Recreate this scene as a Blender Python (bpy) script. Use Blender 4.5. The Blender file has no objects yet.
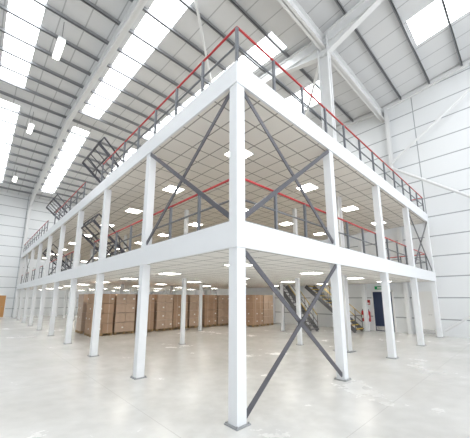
import bpy, bmesh, math, random
from mathutils import Vector, Matrix
random.seed(4)
S=bpy.context.scene
S.view_settings.view_transform='Standard'
S.view_settings.look='None'
S.view_settings.exposure=0.62

# ------------------------------------------------------------ materials
def mat(name,col,rough=0.5,metal=0.0,emit=None,es=0,noise=0.0,nscale=3.0,bump=0.0):
    m=bpy.data.materials.new(name); m.use_nodes=True
    nt=m.node_tree; b=nt.nodes['Principled BSDF']
    b.inputs['Roughness'].default_value=rough; b.inputs['Metallic'].default_value=metal
    b.inputs['Base Color'].default_value=(*col,1)
    tc=nt.nodes.new('ShaderNodeTexCoord')
    nz=nt.nodes.new('ShaderNodeTexNoise'); nz.inputs['Scale'].default_value=nscale; nz.inputs['Detail'].default_value=4
    nt.links.new(tc.outputs['Object'],nz.inputs['Vector'])
    k=noise if noise>0 else 0.02
    mx=nt.nodes.new('ShaderNodeMixRGB'); mx.inputs['Color1'].default_value=(*[c*(1-k) for c in col],1)
    mx.inputs['Color2'].default_value=(*[min(1,c*(1+k)) for c in col],1)
    nt.links.new(nz.outputs['Fac'],mx.inputs['Fac']); nt.links.new(mx.outputs['Color'],b.inputs['Base Color'])
    if emit:
        b.inputs['Emission Color'].default_value=(*emit,1); b.inputs['Emission Strength'].default_value=es
    return m

def grid_mat(name,base,line,axes,size,width,rough=0.6,off=(0,0)):
    """procedural grid of joints in object space. axes e.g. ('X','Y')"""
    m=bpy.data.materials.new(name); m.use_nodes=True
    nt=m.node_tree; N=nt.nodes; L=nt.links; b=N['Principled BSDF']; b.inputs['Roughness'].default_value=rough
    tc=N.new('ShaderNodeTexCoord'); sp=N.new('ShaderNodeSeparateXYZ'); L.new(tc.outputs['Object'],sp.inputs[0])
    outs=[]
    for a,s,w,o in zip(axes,size,width,off):
        ad=N.new('ShaderNodeMath'); ad.operation='ADD'; ad.inputs[1].default_value=1000*s+o; L.new(sp.outputs[a],ad.inputs[0])
        dv=N.new('ShaderNodeMath'); dv.operation='DIVIDE'; dv.inputs[1].default_value=s; L.new(ad.outputs[0],dv.inputs[0])
        fr=N.new('ShaderNodeMath'); fr.operation='FRACT'; L.new(dv.outputs[0],fr.inputs[0])
        lt=N.new('ShaderNodeMath'); lt.operation='LESS_THAN'; lt.inputs[1].default_value=w/s; L.new(fr.outputs[0],lt.inputs[0])
        outs.append(lt)
    res=outs[0]
    if len(outs)>1:
        mx=N.new('ShaderNodeMath'); mx.operation='MAXIMUM'; L.new(outs[0].outputs[0],mx.inputs[0]); L.new(outs[1].outputs[0],mx.inputs[1]); res=mx
    nz=N.new('ShaderNodeTexNoise'); nz.inputs['Scale'].default_value=0.4; L.new(tc.outputs['Object'],nz.inputs['Vector'])
    c0=N.new('ShaderNodeMixRGB'); c0.inputs[1].default_value=(*[c*0.95 for c in base],1); c0.inputs[2].default_value=(*[min(1,c*1.04) for c in base],1)
    L.new(nz.outputs['Fac'],c0.inputs[0])
    c=N.new('ShaderNodeMixRGB'); L.new(c0.outputs[0],c.inputs[1]); c.inputs[2].default_value=(*line,1)
    L.new(res.outputs[0],c.inputs[0]); L.new(c.outputs[0],b.inputs['Base Color'])
    return m

M_white=mat('white_painted_steel',(0.78,0.80,0.825),0.35)
M_steelw=mat('hall_white_steel',(0.77,0.78,0.785),0.45)
M_dark=mat('dark_grey_steel',(0.06,0.06,0.075),0.4,0.2)
M_brace=mat('brace_grey_steel',(0.095,0.095,0.11),0.4,0.2)
M_plate=mat('base_plate_grey',(0.32,0.33,0.34),0.5,0.2)
M_post=mat('rail_post_grey',(0.16,0.17,0.19),0.45,0.2)
M_red=mat('red_powder_coat',(0.46,0.025,0.03),0.35)
M_yel=mat('yellow_nosing',(0.60,0.42,0.06),0.5)
M_stair=mat('stair_grey_steel',(0.15,0.15,0.16),0.45,0.2)
M_tile=grid_mat('ceiling_tile_grid',(0.82,0.80,0.76),(0.31,0.30,0.28),('X','Y'),(0.61,0.6133),(0.034,0.034),0.8)
M_wall=grid_mat('wall_cladding',(0.81,0.83,0.845),(0.36,0.38,0.40),('Y','Z'),(5.2,1.15),(0.05,0.06),0.55,off=(0,0.3))
M_wallx=grid_mat('wall_cladding_far',(0.79,0.81,0.825),(0.36,0.38,0.40),('X','Z'),(5.2,1.15),(0.05,0.06),0.55,off=(0,0.3))
M_roof=grid_mat('roof_liner_sheet',(0.70,0.71,0.72),(0.45,0.46,0.47),('X',),(1.0,),(0.05,),0.6)
M_purlin=mat('galvanised_purlin',(0.29,0.30,0.31),0.5,0.2)
M_sky=mat('rooflight_translucent',(0.9,0.95,1),0.5,emit=(0.96,0.985,1.0),es=5)
M_panel=mat('led_panel',(1,1,1),0.5,emit=(1.0,0.96,0.88),es=13)
M_bay=mat('highbay_diffuser',(1,1,1),0.5,emit=(1,0.97,0.88),es=6)
M_card=mat('cardboard',(0.45,0.30,0.20),0.8,noise=0.12,nscale=2)
M_card2=mat('cardboard_wrapped',(0.53,0.39,0.29),0.4,noise=0.15,nscale=5)
M_wood=mat('pallet_wood',(0.42,0.29,0.16),0.8,noise=0.2,nscale=6)
M_label=mat('paper_label',(0.85,0.85,0.82),0.7)
M_navy=mat('navy_door_paint',(0.012,0.025,0.07),0.4)
M_brown=mat('oak_door',(0.55,0.28,0.10),0.5)
M_frame=mat('door_frame_white',(0.8,0.8,0.79),0.5)
M_deck=mat('deck_board',(0.45,0.40,0.33),0.7)
M_glass=mat('vision_glass',(0.35,0.42,0.48),0.1)
M_chrome=mat('handle_steel',(0.6,0.6,0.6),0.25,1.0)
M_green=mat('sign_green',(0.02,0.35,0.12),0.5)

def floor_mat():
    m=bpy.data.materials.new('polished_concrete'); m.use_nodes=True
    nt=m.node_tree;N=nt.nodes;L=nt.links;b=N['Principled BSDF']
    tc=N.new('ShaderNodeTexCoord')
    n1=N.new('ShaderNodeTexNoise'); n1.inputs['Scale'].default_value=0.45; n1.inputs['Detail'].default_value=9; n1.inputs['Roughness'].default_value=0.68
    n2=N.new('ShaderNodeTexNoise'); n2.inputs['Scale'].default_value=3.5; n2.inputs['Detail'].default_value=6
    L.new(tc.outputs['Object'],n1.inputs['Vector']); L.new(tc.outputs['Object'],n2.inputs['Vector'])
    r=N.new('ShaderNodeValToRGB'); r.color_ramp.elements[0].position=0.35; r.color_ramp.elements[0].color=(0.69,0.68,0.65,1)
    r.color_ramp.elements[1].position=0.65; r.color_ramp.elements[1].color=(0.81,0.805,0.785,1)
    L.new(n1.outputs['Fac'],r.inputs[0])
    mx=N.new('ShaderNodeMixRGB'); mx.blend_type='MULTIPLY'; mx.inputs[0].default_value=0.2
    L.new(r.outputs[0],mx.inputs[1]); L.new(n2.outputs['Fac'],mx.inputs[2])
    sp=N.new('ShaderNodeSeparateXYZ'); L.new(tc.outputs['Object'],sp.inputs[0])
    prev=mx
    for a,o in (('X',0.9),('Y',1.4)):
        ad=N.new('ShaderNodeMath'); ad.operation='ADD'; ad.inputs[1].default_value=6000+o; L.new(sp.outputs[a],ad.inputs[0])
        dv=N.new('ShaderNodeMath'); dv.operation='DIVIDE'; dv.inputs[1].default_value=6.0; L.new(ad.outputs[0],dv.inputs[0])
        fr=N.new('ShaderNodeMath'); fr.operation='FRACT'; L.new(dv.outputs[0],fr.inputs[0])
        lt=N.new('ShaderNodeMath'); lt.operation='LESS_THAN'; lt.inputs[1].default_value=0.002; L.new(fr.outputs[0],lt.inputs[0])
        c=N.new('ShaderNodeMixRGB'); L.new(prev.outputs[0],c.inputs[1]); c.inputs[2].default_value=(0.55,0.54,0.52,1); L.new(lt.outputs[0],c.inputs[0]); prev=c
    L.new(prev.outputs[0],b.inputs['Base Color'])
    rr=N.new('ShaderNodeMapRange'); rr.inputs[3].default_value=0.20; rr.inputs[4].default_value=0.32
    L.new(n1.outputs['Fac'],rr.inputs[0]); L.new(rr.outputs[0],b.inputs['Roughness'])
    return m
M_floor=floor_mat()

# ------------------------------------------------------------ mesh builder
class MB:
    def __init__(s): s.v=[];s.f=[];s.m=[];s.mats=[]
    def mi(s,m):
        if m not in s.mats: s.mats.append(m)
        return s.mats.index(m)
    def poly(s,pts,m):
        i=len(s.v); s.v+= [tuple(p) for p in pts]; s.f.append(tuple(range(i,i+len(pts)))); s.m.append(s.mi(m))
    def hexa(s,c,m):
        i=len(s.v); s.v+=[tuple(p) for p in c]; k=s.mi(m)
        for q in ((0,3,2,1),(4,5,6,7),(0,1,5,4),(1,2,6,5),(2,3,7,6),(3,0,4,7)):
            s.f.append(tuple(i+a for a in q)); s.m.append(k)
    def box(s,x0,y0,z0,x1,y1,z1,m):
        s.hexa([(x0,y0,z0),(x1,y0,z0),(x1,y1,z0),(x0,y1,z0),(x0,y0,z1),(x1,y0,z1),(x1,y1,z1),(x0,y1,z1)],m)
    def bar(s,p,q,w,h,m,up=(0,0,1)):
        p=Vector(p);q=Vector(q);d=(q-p).normalized();up=Vector(up)
        if abs(d.dot(up))>0.99: up=Vector((1,0,0))
        sd=d.cross(up).normalized(); u=sd.cross(d).normalized()
        a=sd*w/2; b=u*h/2
        s.hexa([p-a-b,p+a-b,p+a+b,p-a+b,q-a-b,q+a-b,q+a+b,q-a+b],m)
    def tube(s,p,q,r,m,n=8):
        p=Vector(p);q=Vector(q);d=(q-p).normalized();up=Vector((0,0,1))
        if abs(d.dot(up))>0.99: up=Vector((1,0,0))
        a=d.cross(up).normalized(); b=a.cross(d)
        i=len(s.v);k=s.mi(m)
        for c in (p,q):
            for j in range(n):
                t=2*math.pi*j/n; s.v.append(tuple(c+a*math.cos(t)*r+b*math.sin(t)*r))
        for j in range(n):
            s.f.append((i+j,i+(j+1)%n,i+n+(j+1)%n,i+n+j)); s.m.append(k)
        s.f.append(tuple(i+j for j in range(n))[::-1]); s.m.append(k)
        s.f.append(tuple(i+n+j for j in range(n))); s.m.append(k)
    def ibeam(s,p,q,depth,width,t,m,up=(0,0,1)):
        p=Vector(p);q=Vector(q);d=(q-p).normalized();up=Vector(up)
        sd=d.cross(up).normalized(); u=sd.cross(d).normalized()
        s.bar(p,q,t,depth,m,up)
        for k in (1,-1):
            o=u*(depth/2-t/2)*k; s.bar(p+o,q+o,width,t,m,up)
    def obj(s,name,parent=None,bevel=0):
        me=bpy.data.meshes.new(name); me.from_pydata(s.v,[],s.f)
        for m in s.mats: me.materials.append(m)
        for p,k in zip(me.polygons,s.m): p.material_index=k
        bm=bmesh.new(); bm.from_mesh(me); bmesh.ops.recalc_face_normals(bm,faces=bm.faces); bm.to_mesh(me); bm.free()
        o=bpy.data.objects.new(name,me); S.collection.objects.link(o)
        if parent: o.parent=parent
        if bevel:
            b=o.modifiers.new('bevel','BEVEL'); b.width=bevel; b.segments=2; b.limit_method='ANGLE'
        return o
def empty(name,loc=(0,0,0)):
    o=bpy.data.objects.new(name,None); o.location=loc; S.collection.objects.link(o); return o

# ------------------------------------------------------------ dimensions
SR,SL=3.66,3.68
NX,NY=4,9
LX,LY=SR*NX,SL*NY
Z1,Z2,Z3,Z4=2.89,3.38,6.18,6.65
WX=15.3; WY=36.0
YV,YR,YE=1.7,18.8,WY
ZV,ZR,ZE=14.6,15.8,13.9
YN,ZN=-15.4,16.5
X0=-16.0

# ------------------------------------------------------------ shell
b=MB(); b.box(X0,-16,-0.2,WX+0.2,WY+0.2,0,M_floor); b.obj('floor')
def roofz(y):
    pts=[(-16,ZN-0.1),(YN,ZN),(YV,ZV),(YR,ZR),(YE,ZE)]
    for (a,za),(c,zc) in zip(pts,pts[1:]):
        if a<=y<=c: return za+(zc-za)*(y-a)/(c-a)
    return ZE
prof=[(-16,0),(WY,0),(WY,ZE),(YR,ZR),(YV,ZV),(YN,ZN),(-16,ZN-0.1)]
b=MB(); b.poly([(WX,y,z) for y,z in prof],M_wall); b.poly([(WX+0.2,y,z) for y,z in prof],M_wall)
b.obj('wall_right')
b=MB(); b.poly([(X0,y,z) for y,z in prof],M_wall); b.poly([(X0-0.2,y,z) for y,z in prof],M_wall)
b.obj('unseen_wall_left')  # out-of-view wall, added to block sky light from the left
b=MB(); b.box(X0,WY,0,WX,WY+0.2,ZE,M_wallx); b.obj('wall_back')

sk=[(-8.6,-7.4),(-3.85,-2.6),(0.85,2.05),(5.6,6.8),(10.0,11.8)]
segs=[(-16,YN),(YN,YV),(YV,YR),(YR,YE)]
b=MB(); g=MB()
for ya,yb in segs:
    xs=[X0]+[v for s in sk for v in s]+[WX]
    za,zb=roofz(ya),roofz(yb)
    for i in range(len(xs)-1):
        isky=(i%2==1)
        near=(ya==YN)
        if not isky or yb<=YN+0.01 or (near and i in (5,7)):
            b.poly([(xs[i],ya,za),(xs[i+1],ya,za),(xs[i+1],yb,zb),(xs[i],yb,zb)],M_roof)
        else:
            def P(x,t): return (x,ya+(yb-ya)*t,za+(zb-za)*t)
            t0,t1=(0.12,0.83) if near else ((0.10,0.93) if ya==YV else (0.07,0.86))
            for u,v in ((0,t0),(t1,1)):
                b.poly([P(xs[i],u),P(xs[i+1],u),P(xs[i+1],v),P(xs[i],v)],M_roof)
            g.poly([P(xs[i],t0),P(xs[i+1],t0),P(xs[i+1],t1),P(xs[i],t1)],M_sky)
b.obj('ceiling'); g.obj('window_1')
b=MB()
y=-15
while y<WY-0.5:
    z=roofz(y)-0.11
    b.box(X0,y-0.02,z-0.09,WX,y+0.02,z+0.09,M_purlin)
    b.box(X0,y-0.02,z-0.09,WX,y+0.07,z-0.075,M_purlin)
    y+=1.55
b.obj('trim_1')

fr=empty('portal_frame')
for n,X in enumerate((-7.0,0.25,7.35)):
    b=MB(); dz=0.5
    def R(y,o=0): return (X,y,roofz(y)-dz-o)
    for a,c in ((YN,YV),(YV,YR),(YR,YE-0.3)):
        b.ibeam(R(a),R(c),0.6,0.26,0.03,M_steelw)
    for a,c in ((YV,YV-2.6),(YV,YV+2.6),(YE-0.3,YE-3)):
        A=Vector(R(a,0.3));Cc=Vector(R(c,0.28));A2=A-Vector((0,0,0.55))
        b.hexa([A+Vector((-.02,0,0)),A+Vector((.02,0,0)),Cc+Vector((.02,0,0)),Cc+Vector((-.02,0,0)),A2+Vector((-.02,0,0)),A2+Vector((.02,0,0)),Cc+Vector((.02,0,-.02)),Cc+Vector((-.02,0,-.02))],M_steelw)
        b.bar(A2,Cc,0.26,0.03,M_steelw)
    b.ibeam((X,YE-0.3,0),(X,YE-0.3,roofz(YE)-0.3),0.55,0.26,0.03,M_steelw,up=(0,1,0))
    if n==2:
        b.ibeam((X,YV,0),(X,YV,roofz(YV)-0.3),0.5,0.3,0.035,M_steelw,up=(0,1,0))
        b.box(X-.25,YV-.35,0,X+.25,YV+.35,.03,M_plate)
    b.obj('frame_%d'%n,fr)
b=MB(); b.ibeam((X0,YV,ZV-0.65),(WX,YV,ZV-0.65),0.6,0.28,0.03,M_steelw); b.obj('valley_beam',fr)
b=MB()
for y in (1.45,-5.5,9,15,21,27,33):
    b.ibeam((WX-0.2,y,0),(WX-0.2,y,roofz(y)-0.15),0.3,0.2,0.02,M_steelw,up=(1,0,0))
for a,c in ((-15.4,YV),(YV,YR),(YR,YE)):
    b.bar((WX-0.12,a,roofz(a)-0.16),(WX-0.12,c,roofz(c)-0.16),0.2,0.24,M_steelw)
b.obj('gable_posts',fr)
b=MB()
b.tube((WX-0.4,1.45,10.4),(WX-0.4,-4.6,14.4),0.075,M_steelw)
b.tube((WX-0.4,1.45,10.1),(WX-0.4,-4.0,5.6),0.075,M_steelw)
b.tube((WX-0.4,-0.2,0.3),(WX-0.4,-5.7,4.2),0.06,M_steelw)
b.tube((7.4,YV+0.2,ZV-1.2),(WX-0.3,YV+6.5,roofz(8.5)-0.7),0.07,M_steelw)
b.tube((0.1,YV+1,roofz(4)-0.8),(7.4,YV+8,roofz(11)-0.8),0.06,M_steelw)
b.obj('wind_bracing',fr)

def highbay(x,y):
    r=empty('highbay_light',(x,y,0)); z=roofz(y)-1.2
    b=MB(); b.box(-.16,-.75,z,.16,.75,z+.1,M_white); b.box(-.13,-.72,z-.03,.13,.72,z,M_bay)
    b.tube((0,-.6,z+.1),(0,-.6,z+1.1),.012,M_dark); b.tube((0,.6,z+.1),(0,.6,z+1.1),.012,M_dark)
    o=b.obj('fitting',r)
for p in ((-1.8,10.8),(-1.8,20.4),(-1.8,29.5)):
    highbay(*p)

# ------------------------------------------------------------ mezzanine
mz=empty('mezzanine_floor')
b=MB()
for z0,z1 in ((Z1,Z2),(Z3,Z4)):
    e=0.13
    b.box(-e,-e,z0,LX+e,-e+0.05,z1,M_white); b.box(-e+.05,-e+.05,z1-0.03,LX+e-.05,0.05,z1,M_white)
    b.box(-e,-e+0.05,z0,-e+0.05,LY+e,z1,M_white); b.box(-e+.05,0.05,z1-0.03,0.05,LY+e-.05,z1,M_white)
    b.box(LX+e-.05,-e+.05,z0,LX+e,LY+e,z1,M_white)
    b.box(-e+.05,LY+e-.05,z0,LX+e-.05,LY+e,z1,M_white)
b.obj('edge_beams',mz)
b=MB()
for z0,z1 in ((Z1,Z2),(Z3,Z4)):
    b.box(-0.08,-0.08,z0+0.015,LX+.08,LY+.08,z0+0.05,M_tile)
    b.box(0.05,0.05,z1-0.05,LX+.07,LY+.07,z1-0.032,M_deck)
b.obj('ceiling_and_deck',mz)
b=MB()
W=0.105
for i in range(NX+1):
    for j in range(NY+1):
        x,y=i*SR,j*SL
        edge=(i==0 or j==0 or i==NX or j==NY)
        w=W if edge else 0.075
        b.box(x-w,y-w,0.02,x+w,y+w,Z1+0.03,M_white)
        b.box(x-w-.05,y-w-.05,0,x+w+.05,y+w+.05,0.02,M_plate)
        for sx in (-1,1):
            for sy in (-1,1):
                b.tube((x+sx*(w+.025),y+sy*(w+.025),.02),(x+sx*(w+.025),y+sy*(w+.025),.045),.012,M_plate,6)
        b.box(x-w,y-w,Z2-.02,x+w,y+w,Z3+0.03,M_white)
b.obj('columns',mz)
b=MB()
def light(x,y,z,l=0.6):
    b.box(x-.3,y-.3,z+0.0,x+.3,y+.3,z+0.02,M_panel)
    for a in (-.32,.30): 
        b.box(x+a,y-.32,z-0.005,x+a+.02,y+.32,z+.02,M_white); b.box(x-.32,y+a,z-0.005,x+.32,y+a+.02,z+.02,M_white)
for i in range(NX):
    for j in range(NY):
        light((i+.5)*SR,(j+.5)*SL,Z1); light((i+.5)*SR,(j+.5)*SL,Z3)
b.obj('ceiling_lights',mz)
b=MB()
def xbrace(p0,p1,z0,z1,off):
    a=Vector(p0);c=Vector(p1);d=(c-a).normalized()*0.1; o=Vector(off)
    A=a+d+o;C=c-d+o
    n=Vector(off).normalized()
    b.bar((A.x,A.y,z0),(C.x,C.y,z1),0.10,0.02,M_brace,up=n)
    o2=o*0.55; A=a+d+o2;C=c-d+o2
    b.bar((A.x,A.y,z1),(C.x,C.y,z0),0.10,0.02,M_brace,up=n)
    m=(A+C)/2; zc=(z0+z1)/2
    b.bar((m.x,m.y,zc-.06),(m.x,m.y,zc+.06),.13,.03,M_brace,up=n)
xbrace((0,0,0),(SR,0,0),0.12,Z1-0.02,(0,-0.08,0))
xbrace((0,0,0),(SR,0,0),Z2+0.1,Z3-0.02,(0,-0.08,0))
xbrace((0,0,0),(0,SL,0),Z2+0.1,Z3-0.02,(-0.08,0,0))
xbrace((SR*3,0,0),(SR*4,0,0),Z2+0.1,Z3-0.02,(0,-0.08,0))
xbrace((0,SL*7,0),(0,SL*8,0),Z2+0.1,Z3-0.02,(-0.08,0,0))
b.obj('cross_braces',mz)

# ------------------------------------------------------------ railings
def rail(p,q,z,skip=False):
    b=MB()
    p=Vector(p);q=Vector(q);L=(q-p).length;n=max(1,round(L/1.22))
    b.tube((p.x,p.y,z+1.0),(q.x,q.y,z+1.0),.026,M_red)
    b.tube((p.x,p.y,z+0.55),(q.x,q.y,z+0.55),.022,M_post)
    b.bar((p.x,p.y,z+0.07),(q.x,q.y,z+0.07),.008,.12,M_post)
    for i in range(1 if skip else 0,n+1):
        c=p.lerp(q,i/n); b.box(c.x-.028,c.y-.028,z,c.x+.028,c.y+.028,z+.98,M_post)
        b.box(c.x-.06,c.y-.05,z-.001,c.x+.06,c.y+.05,z+.012,M_post)
    b.obj('safety_railing')
GU=[(8.3,10.9),(17.6,20.2)]
GM=[(9.0,11.6),(18.6,21.2)]
for gs,z,o in ((GU,Z4,0.0),(GM,Z2,0.16)):
    y=o
    for k,(a,c) in enumerate(gs):
        rail((o,y,0),(o,a,0),z,skip=(k==0)); y=c
    rail((o,y,0),(o,LY,0),z)
rail((0,0,0),(LX,0,0),Z4); rail((LX,0,0),(LX,LY,0),Z4,True)
rail((.16,.16,0),(LX-.16,.16,0),Z2); rail((LX-.16,.16,0),(LX-.16,LY,0),Z2,True)

# ------------------------------------------------------------ up-and-over pallet gates (railed arms pivoting on low side frames)
def pallet_gate(loc,rot,w=2.4,dp=1.4):
    r=empty('pallet_gate',loc); r.rotation_euler=(0,0,rot)
    b=MB(); m=M_dark
    for x in (0,w):
        b.bar((x,0,0.03),(x,dp,0.03),.06,.05,m)
        b.bar((x,0,0),(x,dp*.5,1.15),.06,.06,m); b.bar((x,dp,0),(x,dp*.5,1.15),.06,.06,m)
        b.bar((x,dp*.25,.57),(x,dp*.75,.57),.04,.04,m)
        b.bar((x,dp+.1,.35),(x,-.35,1.95),.07,.10,m)
        b.bar((x,dp-.15,.95),(x,-.15,2.3),.05,.05,m)
        for t in (0,.33,.66,1):
            y0=dp+.1+(-.45-dp)*t; z0=.35+1.6*t
            y1=dp-.15+(-dp)*t; z1=.95+1.35*t
            b.bar((x,y0,z0),(x,y1,z1),.04,.04,m)
    for t in (0,.25,.5,.75,1):
        y0=dp+.1+(-.45-dp)*t; z0=.35+1.6*t
        b.bar((0,y0,z0),(w,y0,z0),.05,.05,m)
    b.bar((0,dp-.15,.95),(w,dp-.15,.95),.045,.045,m); b.bar((0,-.15,2.3),(w,-.15,2.3),.045,.045,m)
    for i in (1,2,3):
        x=w*i/4; b.bar((x,-.35,1.95),(x,-.15,2.3),.03,.03,m)
        b.bar((x,dp+.1,.35),(x,-.35,1.95),.03,.03,m)
    b.obj('gate_frame',r); return r
for g0 in GU: pallet_gate((0.12,g0[1]-.1,Z4),-math.pi/2)
for g0 in GM: pallet_gate((0.4,g0[1]-.1,Z2),-math.pi/2)

# ------------------------------------------------------------ stairs
def stairs(name,x,y,w,n,rise,run,ym=M_yel):
    r=empty(name,(x,y,0)); b=MB()
    for i in range(n):
        b.box(0,i*run-.02,(i+1)*rise-.04,w,(i+1)*run,(i+1)*rise,M_stair)
        b.box(0,i*run-.03,(i+1)*rise-.045,w,i*run+.05,(i+1)*rise+.004,ym)
    H=n*rise;L=n*run
    for sx in (-.03,w+.03):
        b.bar((sx,0,.08),(sx,L,H-.02),.05,.24,M_stair)
    b.obj('treads',r)
    b=MB()
    for sx in (-.03,w+.03):
        for dz in (1.0,.55):
            t=min(1,(Z1-.05-dz)/H); b.tube((sx,0,dz),(sx,L*t,dz+H*t),.022,M_yel if dz==1.0 else M_stair)
        for i in range(0,6):
            t=i/8.0
            zt=min(H*t+1.0,Z1-.03); b.tube((sx,L*t,H*t),(sx,L*t,zt),.02,M_stair)
    b.obj('handrails',r)
stairs('staircase',13.3,3.8,0.95,13,0.218,0.25)
stairs('staircase',11.3,5.6,0.8,13,0.218,0.17,M_stair)

# ------------------------------------------------------------ pallets of cartons
def pallet(x,y,rot,tiers,wrapped,th=0.53):
    r=empty('pallet_of_boxes',(x,y,0)); r.rotation_euler=(0,0,rot)
    b=MB(); w=.58
    for yy in (-.5,0,.5):
        b.box(-w,yy-.05,0,w,yy+.05,.02,M_wood)
        for xx in (-.5,0,.5): b.box(xx-.06,yy-.05,.02,xx+.06,yy+.05,.11,M_wood)
    for k in range(7):
        xx=-w+.08+k*.166; b.box(xx-.06,-w,.11,xx+.06,w,.135,M_wood)
    b.obj('pallet',r)
    b=MB(); m=M_card2 if wrapped else M_card
    for t in range(tiers):
        z=.137+t*th
        for a in range(2):
            for c in range(2):
                x0=-.56+a*.565;y0=-.56+c*.565;j=random.uniform(-.012,.012)
                b.box(x0+j,y0+j,z,x0+.55+j,y0+.55+j,z+th-.018,m)
                for yy in (y0+j-.002,y0+.55+j+.001): b.box(x0+.25+j,yy,z+.01,x0+.31+j,yy+.001,z+th-.02,M_card2)
                if random.random()<.4:
                    b.box(x0+.38+j,y0+j-.004,z+.2,x0+.48+j,y0+j-.001,z+.28,M_label)
                    b.box(x0+j-.004,y0+.38+j,z+.2,x0+j-.001,y0+.48+j,z+.28,M_label)
    b.obj('cartons',r,bevel=.006)
for k in range(9):
    pallet(1.95+k*1.24,13.2+random.uniform(-.06,.06),random.uniform(-.03,.03),4,k%2)
    pallet(1.95+k*1.24,15.0+random.uniform(-.06,.06),random.uniform(-.03,.03),4,(k+1)%2)
for k in range(2):
    pallet(11.9+k*1.24,10.8+random.uniform(-.06,.06),random.uniform(-.03,.03),4,k%2)

# ------------------------------------------------------------ doors, signs, extinguishers
def door_x(name,y0,y1,h,m,vision=False):
    r=empty(name,(WX,0,0)); b=MB()
    b.box(-.05,y0,0.01,-.02,y1,h,m)
    for a in (y0-.08,y1): b.box(-.08,a,0,0,a+.08,h+.08,M_frame)
    b.box(-.08,y0-.08,h,0,y1+.08,h+.08,M_frame)
    b.tube((-.05,y0+.12,1.1),(-.11,y0+.12,1.1),.015,M_chrome); b.tube((-.11,y0+.12,1.1),(-.11,y0+.27,1.1),.013,M_chrome)
    b.box(-.055,y0+.05,.05,-.05,y1-.05,.3,M_chrome)
    if vision: b.box(-.055,y0+.15,1.5,-.05,y0+.35,2.0,M_glass)
    b.obj('leaf_and_frame',r)
door_x('door_1',2.3,3.4,2.4,M_navy,True)
door_x('door_2',0.25,1.15,2.3,M_frame)
r=empty('door_3',(-1.8,WY,0)); b=MB(); b.box(0,-.05,0.01,1.1,-.02,2.3,M_brown); b.box(-.08,-.08,0,0,0,2.38,M_frame); b.box(1.1,-.08,0,1.18,0,2.38,M_frame); b.box(-.08,-.08,2.3,1.18,0,2.38,M_frame)
b.tube((.95,-.05,1.1),(.95,-.1,1.1),.015,M_chrome); b.tube((.95,-.1,1.1),(.8,-.1,1.1),.013,M_chrome); b.obj('leaf_and_frame',r)

def extinguisher(y,col=M_red):
    r=empty('fire_extinguisher',(WX-.13,y,.55)); b=MB()
    b.tube((0,0,0),(0,0,.6),.10,col,16)
    b.tube((0,0,.6),(0,0,.67),.065,col,12); b.tube((0,0,.67),(0,0,.74),.025,M_dark,8)
    b.bar((-.02,-.02,.75),(-.15,-.02,.78),.02,.015,M_dark); b.tube((0,.05,.7),(0,.13,.25),.012,M_dark); b.box(.09,-.05,.1,.13,.05,.6,M_dark)
    b.box(-.103,-.05,.2,-.098,.05,.4,M_label)
    b.obj('cylinder_and_hose',r)
extinguisher(3.72); extinguisher(4.08)
b=MB(); b.box(WX-.02,3.62,1.6,WX-.001,3.87,1.9,M_red); b.box(WX-.022,3.66,1.64,WX-.02,3.83,1.72,M_label); b.obj('fire_point_sign')
b=MB(); b.box(WX-.05,2.6,2.55,WX-.001,3.25,2.75,M_green); b.box(WX-.053,2.8,2.6,WX-.05,3.1,2.7,M_label); b.obj('exit_sign')

# ------------------------------------------------------------ light
w=bpy.data.worlds.new('World'); S.world=w; w.use_nodes=True
w.node_tree.nodes['Background'].inputs[0].default_value=(0.96,0.98,1.0,1)
w.node_tree.nodes['Background'].inputs[1].default_value=1.5

# ------------------------------------------------------------ camera
cam=bpy.data.cameras.new('camera'); co=bpy.data.objects.new('camera',cam); S.collection.objects.link(co); S.camera=co
yaw,pt=0.8154,0.1836
v=Vector((math.cos(yaw)*math.cos(pt),math.sin(yaw)*math.cos(pt),math.sin(pt)))
co.location=(-3.3585,-3.5089,2.0); co.rotation_euler=v.to_track_quat('-Z','Y').to_euler()
cam.sensor_width=36; cam.lens=274.101/470*36; cam.shift_y=(247.4-219)/470
cam.clip_end=200
